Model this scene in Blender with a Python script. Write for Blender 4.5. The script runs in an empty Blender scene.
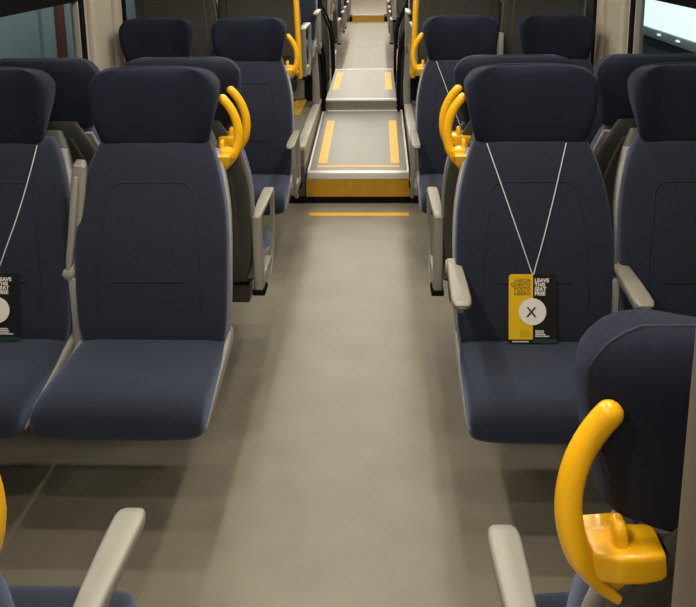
import bpy, bmesh, math, random
from mathutils import Vector, Matrix
random.seed(4)
SC = bpy.context.scene
COL = SC.collection

# ------------------------------------------------------------------ camera
def make_camera():
    f, pitch, yaw, roll = 859.4, 0.2331, -0.0367, -0.0120
    cx, H, cy = 0.1184, 1.6664, 143.5
    c, s, cp, sp = math.cos(yaw), math.sin(yaw), math.cos(pitch), math.sin(pitch)
    fwd = Vector((s * cp, c * cp, -sp)); up0 = Vector((s * sp, c * sp, cp)); r0 = Vector((c, -s, 0))
    cr, sr = math.cos(roll), math.sin(roll)
    right = r0 * cr + up0 * sr
    up = -r0 * sr + up0 * cr
    m = Matrix((right, up, -fwd)).transposed().to_4x4()
    m.translation = Vector((cx, 0, H))
    cam = bpy.data.cameras.new('camera'); o = bpy.data.objects.new('camera', cam); COL.objects.link(o)
    o.matrix_world = m
    cam.sensor_fit = 'HORIZONTAL'; cam.sensor_width = 36.0; cam.lens = f * 36.0 / 696.0
    cam.shift_y = -(303.5 - cy) / 696.0
    cam.clip_start = 0.02
    SC.camera = o
make_camera()

# ------------------------------------------------------------------ world, exposure
w = bpy.data.worlds.new('night'); SC.world = w; w.use_nodes = True
w.node_tree.nodes['Background'].inputs[0].default_value = (0.10, 0.11, 0.13, 1)
w.node_tree.nodes['Background'].inputs[1].default_value = 0.03
SC.view_settings.view_transform = 'Standard'; SC.view_settings.look = 'None'
SC.view_settings.gamma = 1.0; SC.view_settings.use_curve_mapping = False
SC.view_settings.exposure = 0.0
LAMP_W = 6.0          # each ceiling lamp
LAMP_COL = (1.0, 0.93, 0.80)
CEIL = 2.16
LAMP_X = 0.38
LAMP_YS = [0.10 + 0.75 * k for k in range(-2, 32)]

# ------------------------------------------------------------------ materials
def mat(name, col, rough=0.5, metal=0.0, noise=0.0, scale=60.0, bump=0.0, bscale=400.0, emit=None, estr=0.0, spec=0.5, sheen=0.0, stretch=None, coat=0.0):
    m = bpy.data.materials.new(name); m.use_nodes = True
    nt = m.node_tree; b = nt.nodes['Principled BSDF']
    b.inputs['Base Color'].default_value = (*col, 1); b.inputs['Roughness'].default_value = rough
    b.inputs['Metallic'].default_value = metal; b.inputs['Specular IOR Level'].default_value = spec
    b.inputs['Coat Weight'].default_value = coat
    if sheen:
        b.inputs['Sheen Weight'].default_value = sheen; b.inputs['Sheen Roughness'].default_value = 0.5
        b.inputs['Sheen Tint'].default_value = (0.48, 0.57, 0.86, 1)
    if emit:
        b.inputs['Emission Color'].default_value = (*emit, 1); b.inputs['Emission Strength'].default_value = estr
    if noise or bump:
        tc = nt.nodes.new('ShaderNodeTexCoord'); mp = nt.nodes.new('ShaderNodeMapping')
        nt.links.new(tc.outputs['Object'], mp.inputs['Vector'])
        if stretch: mp.inputs['Scale'].default_value = stretch
    if noise:
        n = nt.nodes.new('ShaderNodeTexNoise'); n.inputs['Scale'].default_value = scale; n.inputs['Detail'].default_value = 6
        nt.links.new(mp.outputs[0], n.inputs['Vector'])
        r = nt.nodes.new('ShaderNodeValToRGB')
        r.color_ramp.elements[0].position = 0.3; r.color_ramp.elements[1].position = 0.7
        r.color_ramp.elements[0].color = (*[max(0, x * (1 - noise)) for x in col], 1)
        r.color_ramp.elements[1].color = (*[x * (1 + noise) for x in col], 1)
        nt.links.new(n.outputs['Fac'], r.inputs['Fac']); nt.links.new(r.outputs['Color'], b.inputs['Base Color'])
    if bump:
        n2 = nt.nodes.new('ShaderNodeTexNoise'); n2.inputs['Scale'].default_value = bscale; n2.inputs['Detail'].default_value = 2
        nt.links.new(mp.outputs[0], n2.inputs['Vector'])
        bp = nt.nodes.new('ShaderNodeBump'); bp.inputs['Strength'].default_value = bump; bp.inputs['Distance'].default_value = 0.002
        nt.links.new(n2.outputs['Fac'], bp.inputs['Height']); nt.links.new(bp.outputs['Normal'], b.inputs['Normal'])
    return m

def floor_material():
    m = mat('vinyl_floor', (0.220, 0.191, 0.145), 0.42, noise=0.10, scale=5, bump=0.15, bscale=250, spec=0.4)
    return m
def fabric_material(name, col, sheen=0.42):
    m = mat(name, col, 0.9, noise=0.16, scale=170, bump=0.35, bscale=900, sheen=sheen, spec=0.15)
    return m
M = dict(
    floor=floor_material(),
    fabric=fabric_material('navy_fabric', (0.0195, 0.0228, 0.0365)),
    head=fabric_material('navy_headrest_fabric', (0.0105, 0.0130, 0.0245), 0.08),
    seam=mat('navy_piping', (0.017, 0.020, 0.033), 0.85),
    shell=mat('dark_grey_shell', (0.062, 0.061, 0.053), 0.5, noise=0.1, scale=40),
    rim=mat('light_grey_rim', (0.30, 0.29, 0.265), 0.45),
    arm=mat('light_grey_arm', (0.285, 0.265, 0.220), 0.42),
    black=mat('black_rubber', (0.010, 0.010, 0.010), 0.8, spec=0.0),
    yellow=mat('yellow_plastic', (0.95, 0.49, 0.006), 0.33, coat=0.2),
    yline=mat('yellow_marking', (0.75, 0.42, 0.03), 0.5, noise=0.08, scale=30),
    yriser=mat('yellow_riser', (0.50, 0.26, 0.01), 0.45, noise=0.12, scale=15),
    ramp=mat('ramp_vinyl', (0.20, 0.19, 0.165), 0.42, noise=0.06, scale=6, spec=0.35),
    alu=mat('aluminium', (0.80, 0.78, 0.74), 0.38, metal=0.25),
    cap=mat('pale_cap', (0.52, 0.49, 0.43), 0.38),
    sill=mat('grey_cladding', (0.34, 0.325, 0.285), 0.42, noise=0.05, scale=10),
    wallgrey=mat('mid_grey_cladding', (0.16, 0.155, 0.14), 0.5),
    bellows=mat('grey_bellows_rubber', (0.030, 0.029, 0.027), 0.7),
    dark=mat('dark_grey_cladding', (0.07, 0.068, 0.06), 0.5),
    wall=mat('beige_wall_panel', (0.42, 0.375, 0.30), 0.45, noise=0.03, scale=3),
    ceil=mat('white_ceiling', (0.68, 0.66, 0.62), 0.5),
    partition=mat('ribbed_partition', (0.30, 0.27, 0.22), 0.4),
    partition_dark=mat('partition_brown_groove', (0.13, 0.105, 0.075), 0.45),
    lamp=mat('lamp_diffuser', (0.9, 0.9, 0.85), 0.4, emit=LAMP_COL, estr=6.0),
    card_yellow=mat('card_yellow', (0.84, 0.52, 0.005), 0.45),
    card_black=mat('card_black', (0.010, 0.009, 0.008), 0.45),
    card_white=mat('card_white', (0.90, 0.86, 0.80), 0.5),
    card_brown=mat('card_brown', (0.30, 0.16, 0.01), 0.5),
    card_tan=mat('card_tan', (0.62, 0.36, 0.005), 0.5),
    card_green=mat('card_green', (0.012, 0.05, 0.035), 0.5),
    cord=mat('white_cord', (0.72, 0.72, 0.70), 0.7),
    teal=mat('station_teal_panel', (0.33, 0.385, 0.425), 0.6, noise=0.08, scale=2),
    tealdark=mat('station_dark_joint', (0.06, 0.08, 0.085), 0.6),
    red=mat('station_red_pillar', (0.17, 0.045, 0.038), 0.6, noise=0.1, scale=4),
    concrete=mat('platform_concrete', (0.12, 0.12, 0.115), 0.8, noise=0.15, scale=3),
    sign=mat('backlit_sign', (0.8, 0.85, 0.85), 0.4, emit=(0.90, 1.0, 1.0), estr=1.6),
    spot=mat('small_platform_lamp', (0.9, 0.9, 0.9), 0.4, emit=(0.9, 1.0, 1.0), estr=1.0),
    greyblue=mat('station_grey_blue', (0.36, 0.42, 0.43), 0.5, noise=0.06, scale=3),
)
def glass_material():
    m = bpy.data.materials.new('window_glass'); m.use_nodes = True
    nt = m.node_tree; nt.nodes.clear()
    out = nt.nodes.new('ShaderNodeOutputMaterial'); mix = nt.nodes.new('ShaderNodeMixShader')
    tr = nt.nodes.new('ShaderNodeBsdfTransparent'); tr.inputs[0].default_value = (0.80, 0.86, 0.85, 1)
    gl = nt.nodes.new('ShaderNodeBsdfGlossy'); gl.inputs['Roughness'].default_value = 0.02
    lw = nt.nodes.new('ShaderNodeLayerWeight'); lw.inputs['Blend'].default_value = 0.5
    pw = nt.nodes.new('ShaderNodeMath'); pw.operation = 'POWER'; pw.inputs[1].default_value = 4.0
    ma = nt.nodes.new('ShaderNodeMath'); ma.operation = 'MULTIPLY_ADD'; ma.inputs[1].default_value = 0.45; ma.inputs[2].default_value = 0.02
    nt.links.new(lw.outputs['Facing'], pw.inputs[0]); nt.links.new(pw.outputs[0], ma.inputs[0]); nt.links.new(ma.outputs[0], mix.inputs[0]); nt.links.new(tr.outputs[0], mix.inputs[1]); nt.links.new(gl.outputs[0], mix.inputs[2])
    nt.links.new(mix.outputs[0], out.inputs[0])
    return m
M['glass'] = glass_material()

# ------------------------------------------------------------------ mesh helpers
def finish(name, bm, m, smooth=True, angle=40):
    bmesh.ops.recalc_face_normals(bm, faces=bm.faces)
    me = bpy.data.meshes.new(name); bm.to_mesh(me); bm.free()
    me.materials.append(M[m] if isinstance(m, str) else m)
    if smooth:
        me.shade_smooth()
        me.set_sharp_from_angle(angle=math.radians(angle))
    return me
def put(name, me, parent=None, loc=(0, 0, 0), rot=(0, 0, 0)):
    o = bpy.data.objects.new(name, me); COL.objects.link(o)
    o.location = loc; o.rotation_euler = rot
    if parent: o.parent = parent
    return o
def tag(o, label=None, cat=None, group=None, kind=None):
    if label: o['label'] = label
    if cat: o['category'] = cat
    if group: o['group'] = group
    if kind: o['kind'] = kind
    return o
def thing(name, label, cat, loc=(0, 0, 0), rz=0.0, group=None):
    o = bpy.data.objects.new(name, None); COL.objects.link(o); o.empty_display_size = 0.1
    o.location = loc; o.rotation_euler = (0, 0, rz)
    return tag(o, label, cat, group)
def add_box(bm, x0, x1, y0, y1, z0, z1, bev=0.0, seg=2):
    r = bmesh.ops.create_cube(bm, size=1)
    vs = r['verts']
    for v in vs:
        v.co = Vector(((x0 + x1) / 2 + v.co.x * (x1 - x0), (y0 + y1) / 2 + v.co.y * (y1 - y0), (z0 + z1) / 2 + v.co.z * (z1 - z0)))
    if bev:
        es = list({e for v in vs for e in v.link_edges})
        bmesh.ops.bevel(bm, geom=es, offset=bev, segments=seg, profile=0.5, affect='EDGES')
def box(name, m, x0, x1, y0, y1, z0, z1, bev=0.0, parent=None):
    bm = bmesh.new(); add_box(bm, x0, x1, y0, y1, z0, z1, bev)
    return put(name, finish(name, bm, m, smooth=bev > 0), parent)
def loft(bm, secs, closed=True, caps=True):
    rows = [[bm.verts.new(p) for p in s] for s in secs]
    n = len(rows[0])
    for a, b in zip(rows, rows[1:]):
        for i in range(n if closed else n - 1):
            j = (i + 1) % n
            bm.faces.new((a[i], a[j], b[j], b[i]))
    if caps:
        bm.faces.new(rows[0]); bm.faces.new(list(reversed(rows[-1])))
    return rows
def sup(n, e):
    pts = []
    for k in range(n):
        t = 2 * math.pi * (k + 0.5) / n
        c, s = math.cos(t), math.sin(t)
        pts.append((math.copysign(abs(c) ** (2 / e), c), math.copysign(abs(s) ** (2 / e), s)))
    return pts
def tube(bm, path, rad, n=8, up=Vector((0, 1, 0)), flat=1.0):
    path = [Vector(p) for p in path]
    secs = []
    for i, p in enumerate(path):
        t = (path[min(i + 1, len(path) - 1)] - path[max(i - 1, 0)]).normalized()
        a = up.cross(t)
        if a.length < 1e-4: a = Vector((1, 0, 0)).cross(t)
        a.normalize(); b = t.cross(a)
        r = rad[i] if isinstance(rad, (list, tuple)) else rad
        secs.append([p + a * (r * math.cos(2 * math.pi * k / n)) + b * (r * flat * math.sin(2 * math.pi * k / n)) for k in range(n)])
    loft(bm, secs)
def lerp_table(tb, z):
    if z <= tb[0][0]: return tb[0][1]
    for (a, va), (b, vb) in zip(tb, tb[1:]):
        if z <= b:
            t = (z - a) / (b - a); return va + (vb - va) * t
    return tb[-1][1]
def smooth_table(tb, z, h=0.03):
    return sum(lerp_table(tb, z + d * h) for d in (-1, -0.5, 0, 0.5, 1)) / 5

# ------------------------------------------------------------------ seat geometry (local: faces -y, front of cushion at y = 0)
BACK_W = [(0.40, .228), (0.50, .236), (0.60, .241), (0.74, .242), (0.84, .237), (0.93, .220), (1.00, .198), (1.06, .182)]
BACK_Y = [(0.40, .392), (0.50, .402), (0.62, .418), (0.76, .448), (0.90, .500), (1.06, .574)]
def back_front(z): return smooth_table(BACK_Y, z)
def back_w(z): return smooth_table(BACK_W, z)
def back_loft(zs, dw, front, thick, e, edge=None, bolster=0.0):
    bm = bmesh.new(); secs = []
    S = sup(36, e)
    for i, z in enumerate(zs):
        k = 1.0
        if edge: k = edge(i, len(zs))
        w_ = back_w(z) + dw; yf = back_front(z) + front
        sec = []
        for (a, b) in S:
            x = a * (w_ - (1 - k) * 0.03); y = yf + thick / 2 + b * thick / 2 * k
            if b < 0: y -= bolster * abs(a) ** 6
            sec.append((x, y, z))
        secs.append(sec)
    loft(bm, secs)
    return bm
def zrange(a, b, n): return [a + (b - a) * i / (n - 1) for i in range(n)]
def soft_end(i, n):
    d = min(i, n - 1 - i)
    return (0.45, 0.78, 0.93, 1.0)[d] if d < 4 else 1.0

def cushion_mesh():
    bm = bmesh.new()
    st = [(-.010, .380, .396, .216), (-.007, .363, .416, .228), (.000, .350, .432, .2345), (.012, .341, .445, .238), (.032, .336, .455, .2395), (.06, .334, .461, .240),
          (.12, .335, .463, .2400), (.20, .338, .460, .2395), (.30, .343, .455, .2385), (.40, .350, .452, .2375), (.44, .36, .451, .2355), (.455, .38, .445, .228)]
    S = sup(36, 4.6); secs = []
    for (y, z0, z1, hw) in st:
        sec = []
        for a, b in S:
            z = (z0 + z1) / 2 + b * (z1 - z0) / 2
            if b > 0: z += -0.005 * (1 - abs(a) ** 2) * min(1, y / .1)
            sec.append((a * hw, y, z))
        secs.append(sec)
    loft(bm, secs)
    return finish('seat_cushion', bm, 'fabric', angle=60)
def backrest_mesh():
    zs = zrange(0.41, 1.055, 26)
    bm = back_loft(zs, 0.0, 0.0, 0.085, 4.2, soft_end, 0.012)
    return finish('backrest', bm, 'fabric', angle=70)
def rim_mesh():
    zs = zrange(0.405, 1.010, 22)
    bm = back_loft(zs, 0.005, 0.066, 0.030, 8.0)
    return finish('shell_rim', bm, 'rim', angle=40)
def shell_mesh():
    zs = zrange(0.40, 1.060, 20)
    bm = back_loft(zs, -0.002, 0.092, 0.050, 5.0, soft_end)
    return finish('back_shell', bm, 'shell', angle=50)
def shell_panel_mesh():
    bm = bmesh.new(); secs = []
    for z in zrange(0.50, 1.00, 16):
        w_ = back_w(z) - 0.045; yb = back_front(z) + 0.142
        secs.append([(-w_, yb - .006, z), (-w_ + .012, yb + .004, z), (w_ - .012, yb + .004, z), (w_, yb - .006, z), (w_ - .01, yb - .012, z), (-w_ + .01, yb - .012, z)])
    loft(bm, secs)
    return finish('shell_panel', bm, 'dark', angle=30)
def pan_mesh():
    # light plastic seat pan that shows as a thin strip along both sides of the cushion
    bm = bmesh.new(); S = sup(28, 7)
    secs = []
    for (y, z0, z1, hw) in [(.040, .352, .366, .2385), (.07, .346, .384, .242), (.14, .350, .404, .2435), (.26, .362, .424, .244), (.38, .378, .440, .244), (.46, .39, .452, .244), (.50, .40, .456, .242)]:
        secs.append([(a * hw, y, (z0 + z1) / 2 + b * (z1 - z0) / 2 - (.012 if abs(a) < .93 and b > 0 else 0)) for a, b in S])
    loft(bm, secs)
    return finish('seat_pan', bm, 'rim', angle=40)
HEAD_Z = [(1.022, .163, .080), (1.025, .173, .100), (1.034, .181, .114), (1.052, .187, .121), (1.085, .1935, .126), (1.125, .200, .128), (1.165, .2045, .128), (1.200, .2045, .127),
          (1.226, .2005, .122), (1.246, .193, .113), (1.261, .181, .098), (1.271, .165, .078), (1.277, .145, .050)]
def head_y(z): return 0.620 + (z - 1.03) * 0.10
def head_point(st_, a, b):
    z, hw, d = st_
    y = head_y(z) + b * d / 2
    tz = max(0.0, min(1.0, (z - 1.03) / .19)); k1 = 0.73 + 0.33 * tz; u = (b + 1) / 2
    hw2 = hw * (1.0 + (k1 - 1.0) * u ** 1.3)
    wing = 0.066 * max(0, (abs(a) - .38) / .62) ** 2.0 * min(1, .30 + .70 * max(0, z - 1.03) / .09)
    if b < 0: y -= (wing - 0.018) * (-b) ** .5
    elif b > 0: y -= 0.030 * abs(a) ** 3 * b
    return Vector((a * hw2, y, z + (-.006 * abs(a) ** 4 if z > 1.24 else 0)))
def headrest_mesh():
    bm = bmesh.new(); S = sup(52, 3.4)
    loft(bm, [[head_point(h, a, b) for a, b in S] for h in HEAD_Z])
    return finish('headrest', bm, 'head', angle=75)
def head_piping_mesh():
    # piping that runs round the top of the headrest near its rear face
    bm = bmesh.new()
    side = [head_point(h, .985, .40) for h in HEAD_Z[4:]]
    top = [head_point(HEAD_Z[-1], k, .45) for k in (.6, .3, 0, -.3, -.6)]
    left = [Vector((-p.x, p.y, p.z)) for p in reversed(side)]
    tube(bm, side + top + left, 0.0024, 6, up=Vector((0, 1, 0)))
    return finish('piping', bm, 'seam', angle=80)
def seam_mesh():
    bm = bmesh.new(); pts = []
    def P(x, z): return (x, back_front(z) - 0.0008, z)
    for z in zrange(0.54, 0.895, 10): pts.append(P(-0.160 + max(0, (z - .7)) * .13, z))
    for k in range(6):
        t = k / 5 * math.pi / 2; pts.append(P(-0.135 + .045 * (1 - math.cos(t)), 0.895 + .035 * math.sin(t)))
    l = pts; r = [(-x, y, z) for x, y, z in reversed(l)]
    tube(bm, l + r, 0.0017, 5)
    pts = [P(x, 0.635) for x in zrange(-0.115, 0.115, 7)]
    tube(bm, pts, 0.0016, 5)
    return finish('stitched_seam', bm, 'seam', angle=80)
def handle_arc_mesh(s):
    bm = bmesh.new()
    # arc through the three measured points, in a plane nearly parallel to the backrest
    cx_, cz, R = 0.097, 1.050, 0.165
    path, rad = [], []
    n = 26
    a0, a1 = math.radians(45), math.radians(-45)
    for i in range(n):
        t = i / (n - 1); a = a0 + (a1 - a0) * t
        Rr = R
        path.append((s * (cx_ + Rr * math.cos(a)), 0.676 - 0.006 * t, cz + Rr * math.sin(a)))
        r = 0.0150
        if t > .72: r = 0.0150 * (1 - (t - .72) / .28 * .62)
        rad.append(r)
    d0 = (Vector(path[0]) - Vector(path[1])).normalized()
    cap = [(Vector(path[0]) + d0 * h, .0150 * k) for h, k in ((.0145, .22), (.0125, .58), (.009, .82), (.0045, .96))]
    path = [c for c, _ in cap] + path; rad = [r for _, r in cap] + rad
    tube(bm, path, rad, 12, up=Vector((0, 1, 0)), flat=0.9)
    return finish('grip', bm, 'yellow', angle=60)
def handle_clamp_mesh(s):
    bm = bmesh.new()
    secs = []
    S = sup(24, 8)
    # curved jaw from the arc round the edge of the shell
    for (x, y, z, hy, hz) in [(.250, .652, .986, .008, .008), (.245, .656, .986, .018, .014), (.234, .660, .987, .026, .0175), (.214, .664, .988, .029, .0185), (.192, .666, .988, .029, .0185), (.172, .666, .988, .027, .0175), (.166, .666, .988, .024, .015)]:
        secs.append([(s * x, y + a * hy, z + b * hz) for a, b in S])
    loft(bm, secs)
    # front wedge
    secs = []
    for (z, x0, x1, y0, y1) in [(.935, .214, .222, .630, .660), (.950, .206, .232, .616, .668), (.968, .196, .239, .604, .672), (.990, .188, .242, .600, .676), (.994, .192, .238, .604, .672)]:
        secs.append([(s * x0, y0, z), (s * x1, y0, z), (s * x1, y1, z), (s * x0, y1, z)])
    loft(bm, secs)
    bmesh.ops.bevel(bm, geom=[e for e in bm.edges if e.calc_face_angle(0) > .7 and len(e.link_faces) == 2], offset=.003, segments=2, affect='EDGES')
    return finish('clamp', bm, 'yellow', angle=45)
def handle_lug_mesh(s):
    bm = bmesh.new(); S = sup(14, 3); secs = []
    for (z, k) in [(.998, 1), (1.020, .95), (1.029, .8), (1.033, .5)]:
        secs.append([(s * (.208 + a * .009 * k), .664 + b * .017 * k, z) for a, b in S])
    loft(bm, secs)
    return finish('lug', bm, 'yellow', angle=60)
def strip_along(bm, path, w, t, side):
    """rounded flat strip: path of points in the y-z plane at x=side centre, width w along x, thickness t"""
    path = [Vector(p) for p in path]; secs = []; S = sup(14, 5)
    for i, p in enumerate(path):
        d = (path[min(i + 1, len(path) - 1)] - path[max(i - 1, 0)]).normalized()
        nrm = Vector((1, 0, 0)).cross(d).normalized()
        k = 0.55 if i in (0, len(path) - 1) else 1.0
        ww = w[i] if isinstance(w, (list, tuple)) else w
        secs.append([p + Vector((a * ww / 2 * (k if k < 1 else 1), 0, 0)) + nrm * (b * t / 2 * k) for a, b in S])
    loft(bm, secs)
# aisle-side loop armrest: top pad, curved front leg, rear upright
AX = 0.258
def loop_pad_mesh(s):
    bm = bmesh.new()
    strip_along(bm, [(s * AX, y, z) for y, z in [(.150, .652), (.155, .657), (.20, .660), (.28, .661), (.38, .661), (.47, .660), (.525, .656), (.53, .652)]],
                [.034, .042, .044, .044, .041, .036, .032, .03], .020, s)
    return finish('armrest_pad', bm, 'arm', angle=50)
def loop_leg_mesh(s):
    bm = bmesh.new()
    secs = []
    for (y, z, hy) in [(.172, .655, .018), (.174, .62, .018), (.180, .55, .017), (.194, .48, .018), (.222, .42, .022), (.262, .375, .030), (.300, .352, .030)]:
        secs.append([(s * (AX + .014 + a * .009), y + b * hy, z) for a, b in sup(14, 5)])
    loft(bm, secs)
    secs = []
    for (y) in [.270, .32, .40, .50, .52]:
        secs.append([(s * (AX + .002 + a * .016), y, .390 + b * .022) for a, b in sup(14, 6)])
    loft(bm, secs)
    return finish('front_leg', bm, 'arm', angle=45)
def loop_upright_mesh(s):
    bm = bmesh.new()
    secs = []
    for (y, z, hy) in [(.515, .66, .022), (.512, .60, .026), (.508, .50, .032), (.506, .42, .036), (.506, .372, .036)]:
        secs.append([(s * (AX - .002 + a * .018), y + b * hy, z) for a, b in sup(16, 6)])
    loft(bm, secs)
    return finish('rear_upright', bm, 'arm', angle=45)
def loop_foot_mesh(s):
    bm = bmesh.new(); add_box(bm, s * AX - .024, s * AX + .024, .46, .55, .352, .373, .004)
    return finish('mounting_foot', bm, 'black')
# folding armrest, lowered
def fold_pad_mesh(s):
    bm = bmesh.new()
    strip_along(bm, [(0, y, z) for y, z in [(-.297, -.010), (-.2955, -.006), (-.290, -.0035), (-.276, -.001), (-.25, .000), (-.17, .006), (-.08, .010), (-.01, .010), (.012, .004)]],
                [.034, .040, .050, .0555, .057, .054, .048, .042, .036], .026, s)
    return finish('armrest_pad', bm, 'arm', angle=50)
def fold_under_mesh(s):
    bm = bmesh.new()
    strip_along(bm, [(0, y, z) for y, z in [(-.262, -.030), (-.22, -.026), (-.14, -.018), (-.04, -.012), (.0, -.012)]], .026, .034, s)
    return finish('armrest_underside', bm, 'rim', angle=50)
def pivot_mesh():
    bm = bmesh.new()
    bmesh.ops.create_cone(bm, cap_ends=True, segments=24, radius1=.026, radius2=.026, depth=.05, matrix=Matrix.Rotation(math.pi / 2, 4, 'Y'))
    bmesh.ops.bevel(bm, geom=[e for e in bm.edges if e.calc_face_angle(0) > 1], offset=.006, segments=3, affect='EDGES')
    return finish('pivot', bm, 'arm', angle=50)
def fold_rivet_mesh():
    bm = bmesh.new()
    for y in (-.26, -.17, -.07):
        bmesh.ops.create_cone(bm, cap_ends=True, segments=8, radius1=.0045, radius2=.0035, depth=.006, matrix=Matrix.Translation((0, y, -.001 - .020 + (.3 + y) * .05)))
    return finish('screw', bm, 'black')
def bracket_mesh():
    bm = bmesh.new(); add_box(bm, -.014, .014, .43, .50, .30, .64, .005)
    return finish('seat_divider', bm, 'rim')
def beam_mesh(x0, x1):
    bm = bmesh.new(); add_box(bm, x0, x1, .30, .40, .255, .335, .012)
    return finish('cross_beam', bm, 'dark')

CACHE = {}
def G(fn, *a):
    k = (fn.__name__,) + a
    if k not in CACHE: CACHE[k] = fn(*a)
    return CACHE[k]

SEAT_X, WIN_X = 0.597, 1.100
def seat(x, yf, facing, role, label, group=None, z=0.0, arm='loop', mid=None, detail=True, handle_dx=-0.006, handle_dy=0.0, handle_dz=0.0, handle_roll=0.0, arm_x=.245, arm_dy=0.0, head_dx=0.0, head_dz=0.0, cush_dx=0.0, cush_dy=0.0, name='train_seat'):
    """facing -1: towards the camera; +1: away. role 'aisle' / 'window'."""
    rz = 0.0 if facing < 0 else math.pi
    t = thing(name, label, 'seat', (x, yf, z), rz, group)
    s = (1 if x < 0 else -1) * (1 if facing < 0 else -1)      # local side of the aisle
    put('seat_cushion', G(cushion_mesh), t, loc=(cush_dx * s, cush_dy, 0)); b = put('backrest', G(backrest_mesh), t)
    if detail: put('stitched_seam', G(seam_mesh), b)
    put('seat_pan', G(pan_mesh), t, loc=(cush_dx * s, cush_dy, 0)); put('shell_rim', G(rim_mesh), t)
    sh = put('back_shell', G(shell_mesh), t); put('shell_panel', G(shell_panel_mesh), sh)
    h = put('headrest', G(headrest_mesh), t, loc=(head_dx * s, 0, head_dz)); put('piping', G(head_piping_mesh), h)
    if role == 'aisle':
        hd = put('grab_handle', G(handle_arc_mesh, s), t, loc=(handle_dx * s, handle_dy, handle_dz))
        if handle_roll:
            c_ = Vector((s * .23, .67, 1.05)); hd.rotation_euler = (0, handle_roll * s, 0)
            hd.location = hd.location + c_ - Matrix.Rotation(handle_roll * s, 3, 'Y') @ c_; hd['label'] = 'curved yellow grab handle'
        put('clamp', G(handle_clamp_mesh, s), hd); put('lug', G(handle_lug_mesh, s), hd)
        if arm == 'loop':
            a = put('aisle_armrest', G(loop_pad_mesh, s), t)
            put('front_leg', G(loop_leg_mesh, s), a); put('rear_upright', G(loop_upright_mesh, s), a); put('mounting_foot', G(loop_foot_mesh, s), a)
        elif arm == 'fold':
            a = put('aisle_armrest', G(fold_pad_mesh, 1), t, loc=(s * arm_x, .485 + arm_dy, .662)); a['label'] = 'pale grey armrest folded down'
            put('armrest_underside', G(fold_under_mesh, 1), a); put('pivot', G(pivot_mesh), a)
        if mid:
            put('seat_divider', G(bracket_mesh), t, loc=(-s * .2475, .13 if z > .3 else 0, 0))
            if mid == 'down':
                a = put('middle_armrest', G(fold_pad_mesh, 1), t, loc=(-s * .265, .485, .662)); a['label'] = 'pale grey armrest folded down'
            else:
                a = put('middle_armrest', G(fold_pad_mesh, 1), t, loc=(-s * .262, .455, .650), rot=(math.radians(-97), s * math.radians(8), 0)); a.scale = (.8, 1.2, 1.0); a['label'] = 'pale grey armrest folded up'
            put('armrest_underside', G(fold_under_mesh, 1), a); put('pivot', G(pivot_mesh), a); put('screw', G(fold_rivet_mesh), a)
        put('cross_beam', G(beam_mesh, -.245, .20) if s > 0 else G(beam_mesh, -.20, .245), t)
    else:
        put('cross_beam', G(beam_mesh, -.257, .245) if s > 0 else G(beam_mesh, -.245, .257), t)
    return t

# ------------------------------------------------------------------ room shell
WX = 1.36                       # inner half width
Y_END, Y_BACK = 24.0, -1.5
Y_STEP, Y_R1 = 5.335, 6.97      # first step, end of the near ramp
Z_STEP, Z_RE, Z_PL = 0.205, 0.292, 0.382
Y_C = 7.82                      # middle of the gangway
Y_R2, Y_STEP2 = 2 * Y_C - Y_R1, 2 * Y_C - Y_STEP
Y_FAR = 18.0                    # step at the far end of the next carriage
Z_POD = 0.375
def st(o): o['kind'] = 'structure'; return o

fl = thing('floor', None, None)
fl['kind'] = 'structure'
box('floor_covering', 'floor', -WX, WX, Y_BACK, Y_STEP + .02, -.05, 0, parent=fl)
box('floor_covering', 'floor', -WX, WX, Y_STEP2 - .02, Y_FAR + .02, -.05, 0, parent=fl)
box('floor_covering', 'floor', -WX, WX, Y_FAR, Y_END, .10, .15, parent=fl)
y_ = box('marking_line', 'yline', -.315, .305, 5.075, 5.135, 0, .0015, parent=fl); y_['label'] = 'yellow line across the aisle'
st(box('ceiling', 'ceil', -WX - .05, WX + .05, Y_BACK, Y_END, CEIL + .03, CEIL + .08))
st(box('wall_back', 'wall', -WX, WX, Y_BACK - .06, Y_BACK, 0, CEIL + .03))
st(box('wall_far', 'wall', -WX, WX, Y_END, Y_END + .06, 0, CEIL + .03))
WIN = [(0.0, 1.8), (2.45, 4.285), (4.95, 6.6)]
WZ0, WZ1, WZT = 0.78, 1.80, 1.385
nwin = 0
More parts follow.
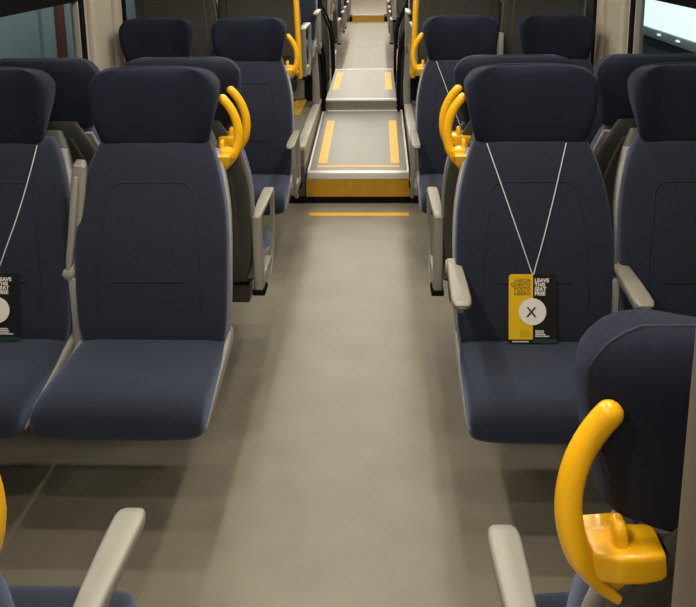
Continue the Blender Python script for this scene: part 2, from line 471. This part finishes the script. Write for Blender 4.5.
for side, sx in (('left', -1), ('right', 1)):
    wl = thing('wall_' + side, None, None); wl['kind'] = 'structure'
    x0, x1 = (WX, WX + .06) if sx > 0 else (-WX - .06, -WX)
    box('lower_panel', 'dark', x0, x1, Y_BACK, Y_END, 0, WZ0, parent=wl)
    box('upper_panel', 'wall', x0, x1, Y_BACK, Y_END, WZ1, CEIL + .03, parent=wl)
    ys = [Y_BACK] + [v for p in WIN for v in p] + [Y_END]
    for a, b in zip(ys[0::2], ys[1::2]):
        box('pillar_panel', 'wall', x0, x1, a, b, WZ0, WZ1, parent=wl)
    # moulded pillar cladding between the windows: two ribs round a recessed field
    for a, b in ((4.345, 4.46), (4.76, 4.88)):
        bm = bmesh.new(); S = sup(18, 4)
        loft(bm, [[(sx * (WX - .002) + sx * c1 * .028, (a + b) / 2 + c2 * (b - a) / 2, z) for c1, c2 in S] for z in (0.70, 1.0, 1.4, CEIL + .02)])
        put('pillar_rib', finish('pillar_rib', bm, 'wall', angle=50), wl)
    for (a, b) in WIN:
        nwin += 1
        wn = thing('window_%d' % nwin, None, None); wn['kind'] = 'structure'
        xin = sx * (WX - .006)
        def fb(nm, m, ya, yb, za, zb, dx0=-.012, dx1=.03, bev=.004):
            xa, xb = sorted((sx * (WX + dx0), sx * (WX + dx1)))
            return box(nm, m, xa, xb, ya, yb, za, zb, bev, parent=wn)
        g = .055
        fb('rubber_gasket', 'black', a, a + g, WZ0, WZ1); fb('rubber_gasket', 'black', b - g, b, WZ0, WZ1)
        fb('rubber_gasket', 'black', a, b, WZ0, WZ0 + g, -.010); fb('rubber_gasket', 'black', a, b, WZ1 - g, WZ1, -.010)
        fb('aluminium_frame', 'sill', a + g, a + g + .014, WZ0 + g, WZ1 - g, -.002, .026); fb('aluminium_frame', 'sill', b - g - .014, b - g, WZ0 + g, WZ1 - g, -.002, .026)
        fb('transom', 'black', a + g, b - g, WZT, WZT + .13, -.004, .04)
        fb('glass_pane', 'glass', a + g, b - g, WZ0 + g, WZT, .020, .024, 0)
        fb('glass_pane', 'glass', a + g, b - g, WZT + .13, WZ1 - g, .020, .024, 0)

# ------------------------------------------------------------------ ceiling lamps
n = 0
for y in LAMP_YS:
    if y > Y_END - .4: break
    for sx in (-1, 1):
        t = thing('ceiling_lamp', 'small square ceiling lamp with pale diffuser above the aisle', 'lamp', (sx * LAMP_X, y, CEIL), 0, 'ceiling lamps along the aisle')
        bm = bmesh.new(); add_box(bm, -.075, .075, -.105, .105, .004, .03, .004)
        put('lamp_frame', G(lambda: finish('lamp_frame', bm, 'sill')), t) if ('<lambda>',) not in CACHE else put('lamp_frame', CACHE[('<lambda>',)], t)
        if 'diff' not in CACHE:
            bm2 = bmesh.new(); add_box(bm2, -.05, .05, -.06, .06, -.002, .006); CACHE['diff'] = finish('diffuser', bm2, 'lamp', smooth=False)
            L = bpy.data.lights.new('lamp_light', 'AREA'); L.shape = 'RECTANGLE'; L.size = .06; L.size_y = .07; L.energy = LAMP_W; L.color = LAMP_COL
            CACHE['light'] = L
        put('diffuser', CACHE['diff'], t)
        put('lamp_light', CACHE['light'], t, loc=(0, 0, -.006))

# ------------------------------------------------------------------ gangway, ramps, platforms
def ramp(y0, y1, sgn, label, xw=.328, dx=-.015, zs=Z_STEP, ze=Z_RE):
    """y0 step edge, y1 top end"""
    t = thing('aisle_ramp', label, 'ramp', (dx, y0, 0), 0 if sgn > 0 else math.pi)
    L = abs(y1 - y0)
    def prism(nm, m, x0, x1, a, b, lift0, lift1, bev=0):
        bm = bmesh.new()
        def zt(y): return zs + (ze - zs) * y / L
        vs = [(x0, a, zt(a) + lift0), (x1, a, zt(a) + lift0), (x1, b, zt(b) + lift0), (x0, b, zt(b) + lift0)]
        vt = [(x, y, zt(y) + lift1) for x, y, _ in vs]
        loft(bm, [vs, vt]); return put(nm, finish(nm, bm, m, smooth=False), t)
    prism('tread', 'ramp', -xw, xw, .03, L, -.08, 0)
    bm = bmesh.new(); add_box(bm, -xw, xw, -.006, .045, zs - .042, zs + .004, .004); o = put('step_nosing', finish('step_nosing', bm, 'alu'), t); o['label'] = 'bright metal edge'
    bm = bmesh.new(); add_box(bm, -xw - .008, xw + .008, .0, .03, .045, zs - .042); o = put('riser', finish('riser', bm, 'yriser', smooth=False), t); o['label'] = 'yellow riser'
    bm = bmesh.new(); add_box(bm, -xw - .008, xw + .008, .004, .03, 0, .045); put('kick_strip', finish('kick_strip', bm, 'black', smooth=False), t)
    for sx in (-1, 1):
        o = prism('marking_stripe', 'yline', sx * .242 - .029, sx * .242 + .029, .20, 1.30, 0, .0015); o['label'] = 'yellow stripe'
        prism('edge_trim', 'alu', sx * (xw - .006) - .006, sx * (xw - .006) + .006, .03, L, 0, .004)
    prism('edge_trim', 'alu', -.288, .288, L - .03, L - .001, 0, .004)
    o = prism('marking_stripe', 'yline', -.27, .27, .115, .150, 0, .0015); o['label'] = 'thin yellow stripe'
    return t
ramp(Y_STEP, Y_R1, 1, 'grey aisle ramp with yellow step riser and two yellow stripes, leading up to the gangway')
ramp(Y_STEP2, Y_R2, -1, 'grey ramp leading down into the far carriage beyond the gangway plate', dx=-.04, zs=.12, ze=.20)
gp = thing('gangway_plate', 'grey floor plate between the two carriages with short yellow stripes', 'floor plate', (-.025, Y_C, 0))
def gbox(nm, m, x0, x1, y0, y1, z0, z1, bev=0):
    bm = bmesh.new(); add_box(bm, x0, x1, y0 - Y_C, y1 - Y_C, z0, z1, bev); return put(nm, finish(nm, bm, m, smooth=bev > 0), gp)
gbox('tread', 'ramp', -.292, .292, Y_R1, Y_R2, Z_PL - .05, Z_PL)
gbox('riser', 'ramp', -.292, .292, Y_R1 + .004, Y_R1 + .03, Z_RE - .05, Z_PL - .05); gbox('riser', 'ramp', -.292, .292, Y_R2 - .03, Y_R2 - .004, .20 - .05, Z_PL - .05)
gbox('edge_strip', 'alu', -.292, .292, Y_R1 - .004, Y_R1 + .03, Z_PL - .012, Z_PL + .003); gbox('edge_strip', 'alu', -.292, .292, Y_R2 - .03, Y_R2 + .004, Z_PL - .012, Z_PL + .003)
for sx in (-1, 1): gbox('marking_stripe', 'yline', sx * .235 - .03, sx * .235 + .03, 7.45, 8.45, Z_PL, Z_PL + .0015)['label'] = 'yellow stripe'

def platform(sx, y0, y1, front, label, dx=-.015):
    t = thing('seat_platform', label, 'platform', (sx * .85 + dx, (y0 + y1) / 2, 0))
    cy, cx_ = (y0 + y1) / 2, sx * .85
    def pb(nm, m, xa, xb, ya, yb, za, zb, bev=0):
        xa, xb = sorted((sx * xa, sx * xb))
        bm = bmesh.new(); add_box(bm, xa - cx_, xb - cx_, ya - cy, yb - cy, za, zb, bev); return put(nm, finish(nm, bm, m, smooth=bev > 0), t)
    pb('deck', 'floor', .395, WX - .045, y0 + .01, y1 - .01, Z_POD - .06, Z_POD - .012)
    pb('side_cap', 'cap', .338, .398, y0, y1, Z_POD - .022, Z_POD + .006, .006)
    pb('side_wall', 'sill', .344, .392, y0 + .026, y1 - .026, 0, Z_POD - .022)
    yy = (y0 - .004, y0 + .024) if front < 0 else (y1 - .024, y1 + .004)
    pb('front_panel', 'dark', .344, WX - .045, *yy, 0.05, Z_POD - .13)
    pb('front_panel', 'wallgrey', .344, WX - .045, *yy, Z_POD - .13, Z_POD - .023)
    pb('kick_strip', 'black', .344, WX - .045, yy[0] + .002, yy[1] - .002, 0, .05)
    pb('marking_stripe', 'yline', .47, .56, cy - .05 + .3 * -front * 1, cy + .62 + .3 * -front * 1, Z_POD - .012, Z_POD - .010)['label'] = 'yellow stripe'
    return t
platform(-1, Y_STEP, Y_R1 + .06, -1, 'raised grey seat platform left of the near aisle ramp')
platform(1, Y_STEP, Y_R1 + .06, -1, 'raised grey seat platform right of the near aisle ramp')
platform(-1, Y_R2 - .06, Y_STEP2, 1, 'raised grey seat platform left of the far ramp, beyond the gangway', -.04)
platform(1, Y_R2 - .06, Y_STEP2, 1, 'raised grey seat platform right of the far ramp, beyond the gangway', -.04)

def gangway_side(sx, label):
    t = thing('gangway_bellows', label, 'bellows', (sx * .40 - .025, Y_C, 0))
    def pt(x, y, z): return (sx * x - sx * .40, y - Y_C, z)
    # folded rubber wall
    bm = bmesh.new(); secs = []
    ys = [Y_R1 + .16 + i * (Y_R2 - Y_R1 - .32) / 24 for i in range(25)]
    for z, k in ((.30, .345), (.72, .345), (.84, .365), (.94, .40), (1.04, .44), (1.2, .46), (CEIL + .02, .47)):
        secs.append([pt(k + (.03 if i % 2 else 0), y, z) for i, y in enumerate(ys)] + [pt(k + .05, y, z) for y in reversed(ys)])
    loft(bm, secs); put('rubber_folds', finish('rubber_folds', bm, 'bellows', smooth=False), t)
    for (y, d) in ((Y_R1 - .035, .030), (Y_R1 + .28, .030), (Y_R2 - .28, .030), (Y_R2 + .035, .030)):
        bm = bmesh.new(); S = sup(12, 4); secs = []
        x_in = .298
        for (z, x) in [(.29, x_in), (.55, x_in + .002), (.70, x_in + .008), (.82, x_in + .026), (.92, x_in + .062), (1.02, x_in + .115), (1.15, x_in + .150), (1.35, x_in + .168), (CEIL, x_in + .175)]:
            secs.append([pt(x + .010 + a * .012, y + b * d / 2, z) for a, b in S])
        loft(bm, secs); put('arch_post', finish('arch_post', bm, 'black', angle=50), t)
    # flexible skirt between arch post and bellows, widening towards the top
    bm = bmesh.new(); secs = []
    for (z, xa, xb) in [(Z_PL, .322, .385), (.55, .322, .39), (.75, .330, .41), (.92, .375, .45), (1.02, .43, .49), (1.15, .455, .49), (CEIL, .47, .495)]:
        secs.append([pt(xa, Y_R1 + .05, z), pt(xb, Y_R1 + .05, z), pt(xb, Y_R1 + .09, z), pt(xa, Y_R1 + .09, z)])
    loft(bm, secs); put('rubber_skirt', finish('rubber_skirt', bm, 'bellows', smooth=False), t)
    return t
gangway_side(-1, 'dark rubber bellows wall with black arch posts, left of the gangway plate')
gangway_side(1, 'dark rubber bellows wall with black arch posts, right of the gangway plate')
for side, sx in (('left', -1), ('right', 1)):
    for k, (ya, yb) in enumerate(((Y_R1 + .07, Y_R1 + .13), (Y_R2 - .13, Y_R2 - .07))):
        xa, xb = sorted((sx * .50, sx * WX))
        st(box('wall_gangway_%s' % side, 'sill', xa, xb, ya, yb, Z_POD, CEIL + .03))
for side, sx in (('left', -1), ('right', 1)):
    for k, (yy, lab) in enumerate(((6.835, 'near'), (2 * Y_C - 6.835, 'far'))):
        t = thing('end_screen', 'low pale grey screen with cap at the %s gangway end, %s of the aisle' % (lab, side), 'screen', (sx * .37 - .02, yy, Z_POD))
        bm = bmesh.new(); S = sup(14, 5); secs = []
        for (z, x, hx) in [(.008, .338, .030), (.16, .336, .028), (.32, .342, .026), (.46, .350, .026), (.50, .352, .024)]:
            secs.append([(sx * (x - .37 + .03 + a * hx), b * .05, z) for a, b in S])
        loft(bm, secs); put('screen_panel', finish('screen_panel', bm, 'sill', angle=45), t)
        bm = bmesh.new(); add_box(bm, sx * .012 - .032, sx * .012 + .032, -.055, .055, .495, .525, .01); put('screen_cap', finish('screen_cap', bm, 'arm'), t)

t = thing('far_step', 'yellow edged step at the far end of the next carriage aisle', 'step', (-.09, Y_FAR, 0))
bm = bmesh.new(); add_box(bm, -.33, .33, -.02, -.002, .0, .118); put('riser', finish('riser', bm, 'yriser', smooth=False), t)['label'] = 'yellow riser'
bm = bmesh.new(); add_box(bm, -.33, .33, -.026, -.001, .118, .152, .003); put('step_nosing', finish('step_nosing', bm, 'alu'), t)['label'] = 'bright metal edge'
# yellow grab poles at the rear corner of the platform seats, standing on brackets
def pole(sx, y, label, z0=.90):
    t = thing('grab_pole', label, 'pole', (sx * .328 - .010, y, z0))
    bm = bmesh.new(); tube(bm, [(0, 0, -.02), (0, 0, .0), (sx * .016, 0, .5), (sx * .030, 0, CEIL + .03 - z0)], [.012, .0155, .0155, .0155], 14); put('pole', finish('pole', bm, 'yellow', angle=50), t)
    bm = bmesh.new(); tube(bm, [(0, 0, .02), (sx * .02, 0, .02), (sx * .06, .0, .02), (sx * .062, 0, .02)], [.016, .02, .018, .010], 12, up=Vector((0, 0, 1))); put('bracket', finish('bracket', bm, 'yellow', angle=50), t)
    bm = bmesh.new(); add_box(bm, sx * .055 - .015, sx * .055 + .015, -.02, .09, -.02, .05, .005); put('mounting_plate', finish('mounting_plate', bm, 'rim'), t)
    return t
pole(-1, 4.95, 'yellow vertical grab pole at the rear of the seats left of the near ramp')
pole(1, 4.95, 'yellow vertical grab pole at the rear of the seats right of the near ramp')

# ------------------------------------------------------------------ seats
Y1, Y2, Y3, YA, Y4, Y5 = 2.064, 3.580, 4.090, 1.500, 5.735, 6.165
Z3 = -0.02
Z45 = 0.48
seat(-SEAT_X, Y1, -1, 'aisle', 'front-row navy seat left of the aisle facing the camera, grey middle armrest folded up', arm=None, mid='up')
seat(SEAT_X, Y1, -1, 'aisle', 'front-row navy seat right of the aisle facing the camera, card hung on it', arm='fold', mid='down')
seat(-WIN_X, Y1, -1, 'window', 'front-row navy window seat at the left frame edge, card hung on its back', head_dx=-.034)
seat(WIN_X, Y1, -1, 'window', 'front-row navy window seat at the right frame edge, behind the nearest headrest', head_dx=-.012)
for sx, sd in ((-1, 'left'), (1, 'right')):
    seat(sx * SEAT_X, Y2, 1, 'aisle', 'navy aisle seat facing away, back to back with the %s front-row aisle seat' % sd, head_dx=.028 if sx < 0 else .012)
    seat(sx * WIN_X, Y2, 1, 'window', 'dark-shelled navy window seat facing away behind the %s front-row window seat' % sd, head_dx=.030)
seat(-SEAT_X + .006, Y3, -1, 'aisle', 'navy seat facing the camera just before the step, left of the aisle', mid='down', z=Z3)
seat(SEAT_X - .030, Y3, -1, 'aisle', 'navy seat facing the camera just before the step, right of aisle, white cord on it', mid='down', z=Z3)
seat(-WIN_X, Y3, -1, 'window', 'navy window seat facing the camera in the row before the step, by the left pillar', z=Z3)
seat(WIN_X - .02, Y3, -1, 'window', 'navy window seat facing the camera in the row before the step, by the right pillar', z=Z3)
seat(SEAT_X + .024, YA, 1, 'aisle', 'nearest navy seat at bottom right facing away, with large yellow handle', arm='fold', arm_x=.290, handle_dx=.038, handle_dy=.012, handle_dz=.016, handle_roll=.11, head_dx=.074, head_dz=-.010, cush_dy=.07)
seat(-SEAT_X - .058, YA, 1, 'aisle', 'nearest navy seat at bottom left facing away, mostly outside the frame', arm='fold', arm_x=.326, arm_dy=-.034, handle_dx=.078, handle_dz=.01, head_dx=.05, cush_dx=.055, cush_dy=.075)
for sx, sd in ((-1, 'left'), (1, 'right')):
    seat(sx * SEAT_X, Y4, 1, 'aisle', 'aisle seat facing away on the raised platform %s of the near ramp' % sd, z=Z45, mid='up')
    seat(sx * WIN_X, Y4, 1, 'window', 'window seat facing away on the raised platform %s of the near ramp' % sd, z=Z45)
    seat(sx * SEAT_X, Y5, -1, 'aisle', 'platform seat facing the camera at the gangway, %s of the near ramp' % sd, z=Z45)
    far = [(2 * Y_C - Y5, 1, Z45, 'facing away on the far raised platform, first past gangway'), (2 * Y_C - Y4, -1, Z45, 'facing the camera on the far raised platform, second past gangway'),
           (2 * Y_C - Y3, 1, 0, 'facing away in the far carriage, first row past the far ramp'), (2 * Y_C - Y2, -1, 0, 'facing the camera in the far carriage, second row past the far ramp'),
           (2 * Y_C - Y1, 1, 0, 'facing away in the far carriage, third row past the far ramp'), (2 * Y_C - YA, -1, 0, 'facing the camera in the far carriage, fourth row past the far ramp'),
           (2 * Y_C - YA + 1.5, 1, 0, 'facing away in the far carriage, fifth row past the far ramp')]
    for (y, fc, z, lab) in far:
        seat(sx * SEAT_X - .05, y, fc, 'aisle', 'distant %s seat %s' % (sd, lab), z=z, detail=False)

# ------------------------------------------------------------------ partition behind the nearest right seat
t = thing('ribbed_partition', 'beige ribbed partition edge at the far right, behind the nearest seat', 'partition', (.844, .55, 0))
bm = bmesh.new(); add_box(bm, -.46, .55, -.018, .018, 0, 1.92, .004); put('panel', finish('panel', bm, 'partition'), t)
for i, (x, wd, pr, m) in enumerate(((-.485, .030, .030, 'partition_dark'), (-.457, .020, .034, 'partition'), (-.436, .016, .026, 'partition_dark'), (-.416, .022, .032, 'partition'), (-.392, .018, .026, 'partition_dark'), (-.366, .028, .03, 'partition'))):
    bm = bmesh.new(); add_box(bm, x - wd / 2, x + wd / 2, -pr, pr, 0, 1.93, .006); put('edge_rib', finish('edge_rib', bm, m), t)

# ------------------------------------------------------------------ hanging cards
def text_mesh(txt, size, align, m, extrude=0.0004):
    cu = bpy.data.curves.new('text', 'FONT'); cu.body = txt; cu.size = size; cu.align_x = align; cu.extrude = extrude; cu.resolution_u = 2
    cu.space_line = 0.86; cu.offset = 0.0005
    ob = bpy.data.objects.new('text_tmp', cu); COL.objects.link(ob)
    dg = bpy.context.evaluated_depsgraph_get(); me = bpy.data.meshes.new_from_object(ob.evaluated_get(dg))
    bpy.data.objects.remove(ob); bpy.data.curves.remove(cu)
    me.materials.clear(); me.materials.append(M[m]); return me
CW, CH = 0.147, 0.214
def half_card(x0, x1, r_left, r_right, m, z0=.012, z1=CH):
    bm = bmesh.new(); pts = []; r = .010
    def corner(cx_, cz, a0):
        for k in range(5): a = a0 + k / 4 * math.pi / 2; pts.append((cx_ + r * math.cos(a), cz + r * math.sin(a)))
    pts += [(x0, z0), (x1, z0)]
    if r_right: corner(x1 - r, z1 - r, 0)
    else: pts.append((x1, z1))
    if r_left: corner(x0 + r, z1 - r, math.pi / 2)
    else: pts.append((x0, z1))
    loft(bm, [[(x, 0.0, z) for x, z in pts], [(x, -.0012, z) for x, z in pts]])
    return finish('card_half', bm, m, smooth=False)
def hang_card(sx_seat, yf, label, dx=0.0, cord_r=None, cord_l=None):
    zb, zt = 0.462, 0.462 + CH
    yb, yt = back_front(zb + .04) - .0075, back_front(zt) - .0075
    yb = .381; zb = .4525; zt = zb + CH; yt = back_front(zt) - .0065
    tilt = math.atan2(yt - yb, zt - zb)
    t = thing('seat_card', label, 'card', (sx_seat + dx, yf + yb, zb), 0)
    b = thing('card', None, None); b.parent = t; b.rotation_euler = (-tilt, 0, 0)
    b.name = 'card_board'
    a = put('yellow_half', half_card(-CW / 2, 0, True, False, 'card_yellow'), t); kids = [a]
    kids.append(put('black_half', half_card(0, CW / 2, False, True, 'card_black'), t))
    bm = bmesh.new(); add_box(bm, -CW / 2, CW / 2, -.0012, 0, 0, .012); kids.append(put('black_strip', finish('black_strip', bm, 'card_black', smooth=False), t))
    bm = bmesh.new(); add_box(bm, .004, CW / 2, -.0018, -.001, .001, .013); kids.append(put('green_strip', finish('green_strip', bm, 'card_green', smooth=False), t))
    bm = bmesh.new(); bmesh.ops.create_cone(bm, cap_ends=True, segments=40, radius1=.0415, radius2=.0415, depth=.001, matrix=Matrix.Translation((-.001, -.0020, .098)) @ Matrix.Rotation(math.pi / 2, 4, 'X'))
    kids.append(put('white_disc', finish('white_disc', bm, 'card_white', smooth=False), t))
    R = (math.pi / 2, 0, 0)
    kids.append(put('letter_x', text_mesh('X', .042, 'CENTER', 'card_black'), t, loc=(-.005, -.0030, .083), rot=R))
    kids.append(put('lettering', text_mesh('LASCIA\nQUESTO\nPOSTO\nLIBERO', .0155, 'RIGHT', 'card_brown'), t, loc=(-.007, -.0016, .190), rot=R))
    kids.append(put('lettering', text_mesh('LEAVE\nTHIS\nSEAT\nFREE', .0158, 'LEFT', 'card_white'), t, loc=(.005, -.0016, .190), rot=R))
    # small print too fine to read: rows of tiny dashes
    def dashes(m, x0, widths, z0, dz, right=False):
        bm = bmesh.new()
        for i, wd in enumerate(widths):
            x = x0
            end = x0 + wd if not right else x0
            if right: x = x0 - wd
            while x < end - .002:
                l = random.uniform(.002, .005); add_box(bm, x, min(x + l, end), -.0018, -.001, z0 - i * dz, z0 - i * dz + .0036); x += l + .0012
        return finish('small_print', bm, m, smooth=False)
    kids.append(put('small_print', dashes('card_tan', -.008, [.030, .030, .030, .030], .037, .0055, True), t))
    kids.append(put('small_print', dashes('card_white', .008, [.026, .028, .032, .043], .037, .0055), t))
    kids.append(put('small_print', dashes('card_white', -.062, [.050], .0035, .005), t))
    for k in kids: k.parent = b
    # cord: from the top of the card over the backrest up to the underside of the headrest
    bm = bmesh.new()
    for side, tip in ((-1, cord_l), (1, cord_r)):
        if tip is None: tip = (side * .123, 1.040)
        pts = []
        for i in range(15):
            u = i / 14
            x = 0.002 * side + (tip[0] - .002 * side) * u + (tip[2] * math.sin(math.pi * u) if len(tip) > 2 else 0); z = zt - .004 + (tip[1] - zt + .004) * u
            pts.append((x, back_front(z) - .0045 - yb + (0.0 if i else -.003), z - zb))
        tube(bm, pts, .0017, 6)
    put('neck_cord', finish('neck_cord', bm, 'cord', angle=80), t)
    return t
hang_card(SEAT_X, Y1, 'yellow and black card on a white cord hung on the right front-row aisle seat', -.008, cord_l=(-.133, 1.042), cord_r=(.113, 1.042))
hang_card(-WIN_X, Y1, 'card on a white cord on the front-row left window seat, cut by frame', .020, cord_r=(.112, 1.040, .012))
hang_card(SEAT_X, Y3, 'white-corded card hung on the seat before the step, mostly hidden behind nearer seats', -.03, cord_l=(-.135, 1.020))

# ------------------------------------------------------------------ station outside
t = thing('station_wall', 'teal grey station wall seen through the left window', 'wall', (-3.0, 7.0, 0))
for i in range(10):
    y0 = -5.70 + i * 1.3125
    bm = bmesh.new(); add_box(bm, -.12, 0, y0 + .06, y0 + 1.29, -.8, 2.6, .01); put('wall_panel', finish('wall_panel', bm, 'teal'), t)
bm = bmesh.new(); add_box(bm, -.16, -.05, -6.5, 7, -.8, 2.6); put('panel_backing', finish('panel_backing', bm, 'tealdark', smooth=False), t)
t = thing('station_pillar', 'dull red pillar beyond the left window', 'pillar', (-3.05, 8.34, 0))
bm = bmesh.new(); add_box(bm, -.08, .08, -.11, .11, -.8, 2.6, .02); put('shaft', finish('shaft', bm, 'red'), t)
bm = bmesh.new(); add_box(bm, -.10, .10, -.13, .13, -.8, -.3, .02); put('plinth', finish('plinth', bm, 'tealdark'), t)
t = thing('station_sign_band', 'bright white backlit band outside the right window', 'sign', (3.2, 9.0, 0))
bm = bmesh.new(); add_box(bm, 0, .08, -6, 1.25, .655, 1.6, .01); put('lit_panel', finish('lit_panel', bm, 'sign'), t)
bm = bmesh.new(); add_box(bm, -.02, .10, -6.05, 1.35, .555, .655, .01); put('lower_rail', finish('lower_rail', bm, 'greyblue'), t)
for y in (-2.4, -1.6, -.85, -.1, .5):
    bm = bmesh.new(); S = sup(14, 2); loft(bm, [[(-.022 - k * .012, y + a * .07 * (1 - k * .4), .615 + b * .012) for a, b in S] for k in (0, 1)]); put('marker_lamp', finish('marker_lamp', bm, 'spot'), t)
t = thing('platform_wall', 'dark grey blue wall below the bright band outside the right window', 'wall', (3.25, 9.0, 0))
bm = bmesh.new(); add_box(bm, 0, .1, -6, 4, -.8, .56, .01); put('wall_panel', finish('wall_panel', bm, 'tealdark'), t)
for sx, nm in ((-1, 'left'), (1, 'right')):
    xa, xb = sorted((sx * 1.75, sx * 2.85))
    o = box('platform', 'concrete', xa, xb, -2, 16, -1.0, -.8); tag(o, 'concrete station platform outside the %s windows' % nm, 'platform')
L = bpy.data.lights.new('platform_fill_light', 'AREA'); L.shape = 'RECTANGLE'; L.size = .2; L.size_y = 8; L.energy = 110; L.color = (.9, 1, 1)  # added fill, out of view: brightens the station surfaces outside the windows
for sx, nm in ((-1, 'left'), (1, 'right')):
    t = thing('platform_fill_lamp', 'added unseen fill lamp over the %s platform, outside the train' % nm, 'lamp', (sx * 2.2, 7.5, 2.5))
    put('lamp_light', L, t, rot=(0, sx * math.radians(25), 0), loc=(0, 0, -.03))
    bm = bmesh.new(); add_box(bm, -.12, .12, -4, 4, 0, .06, .01); put('fill_lamp_housing', finish('fill_lamp_housing', bm, 'sill'), t)
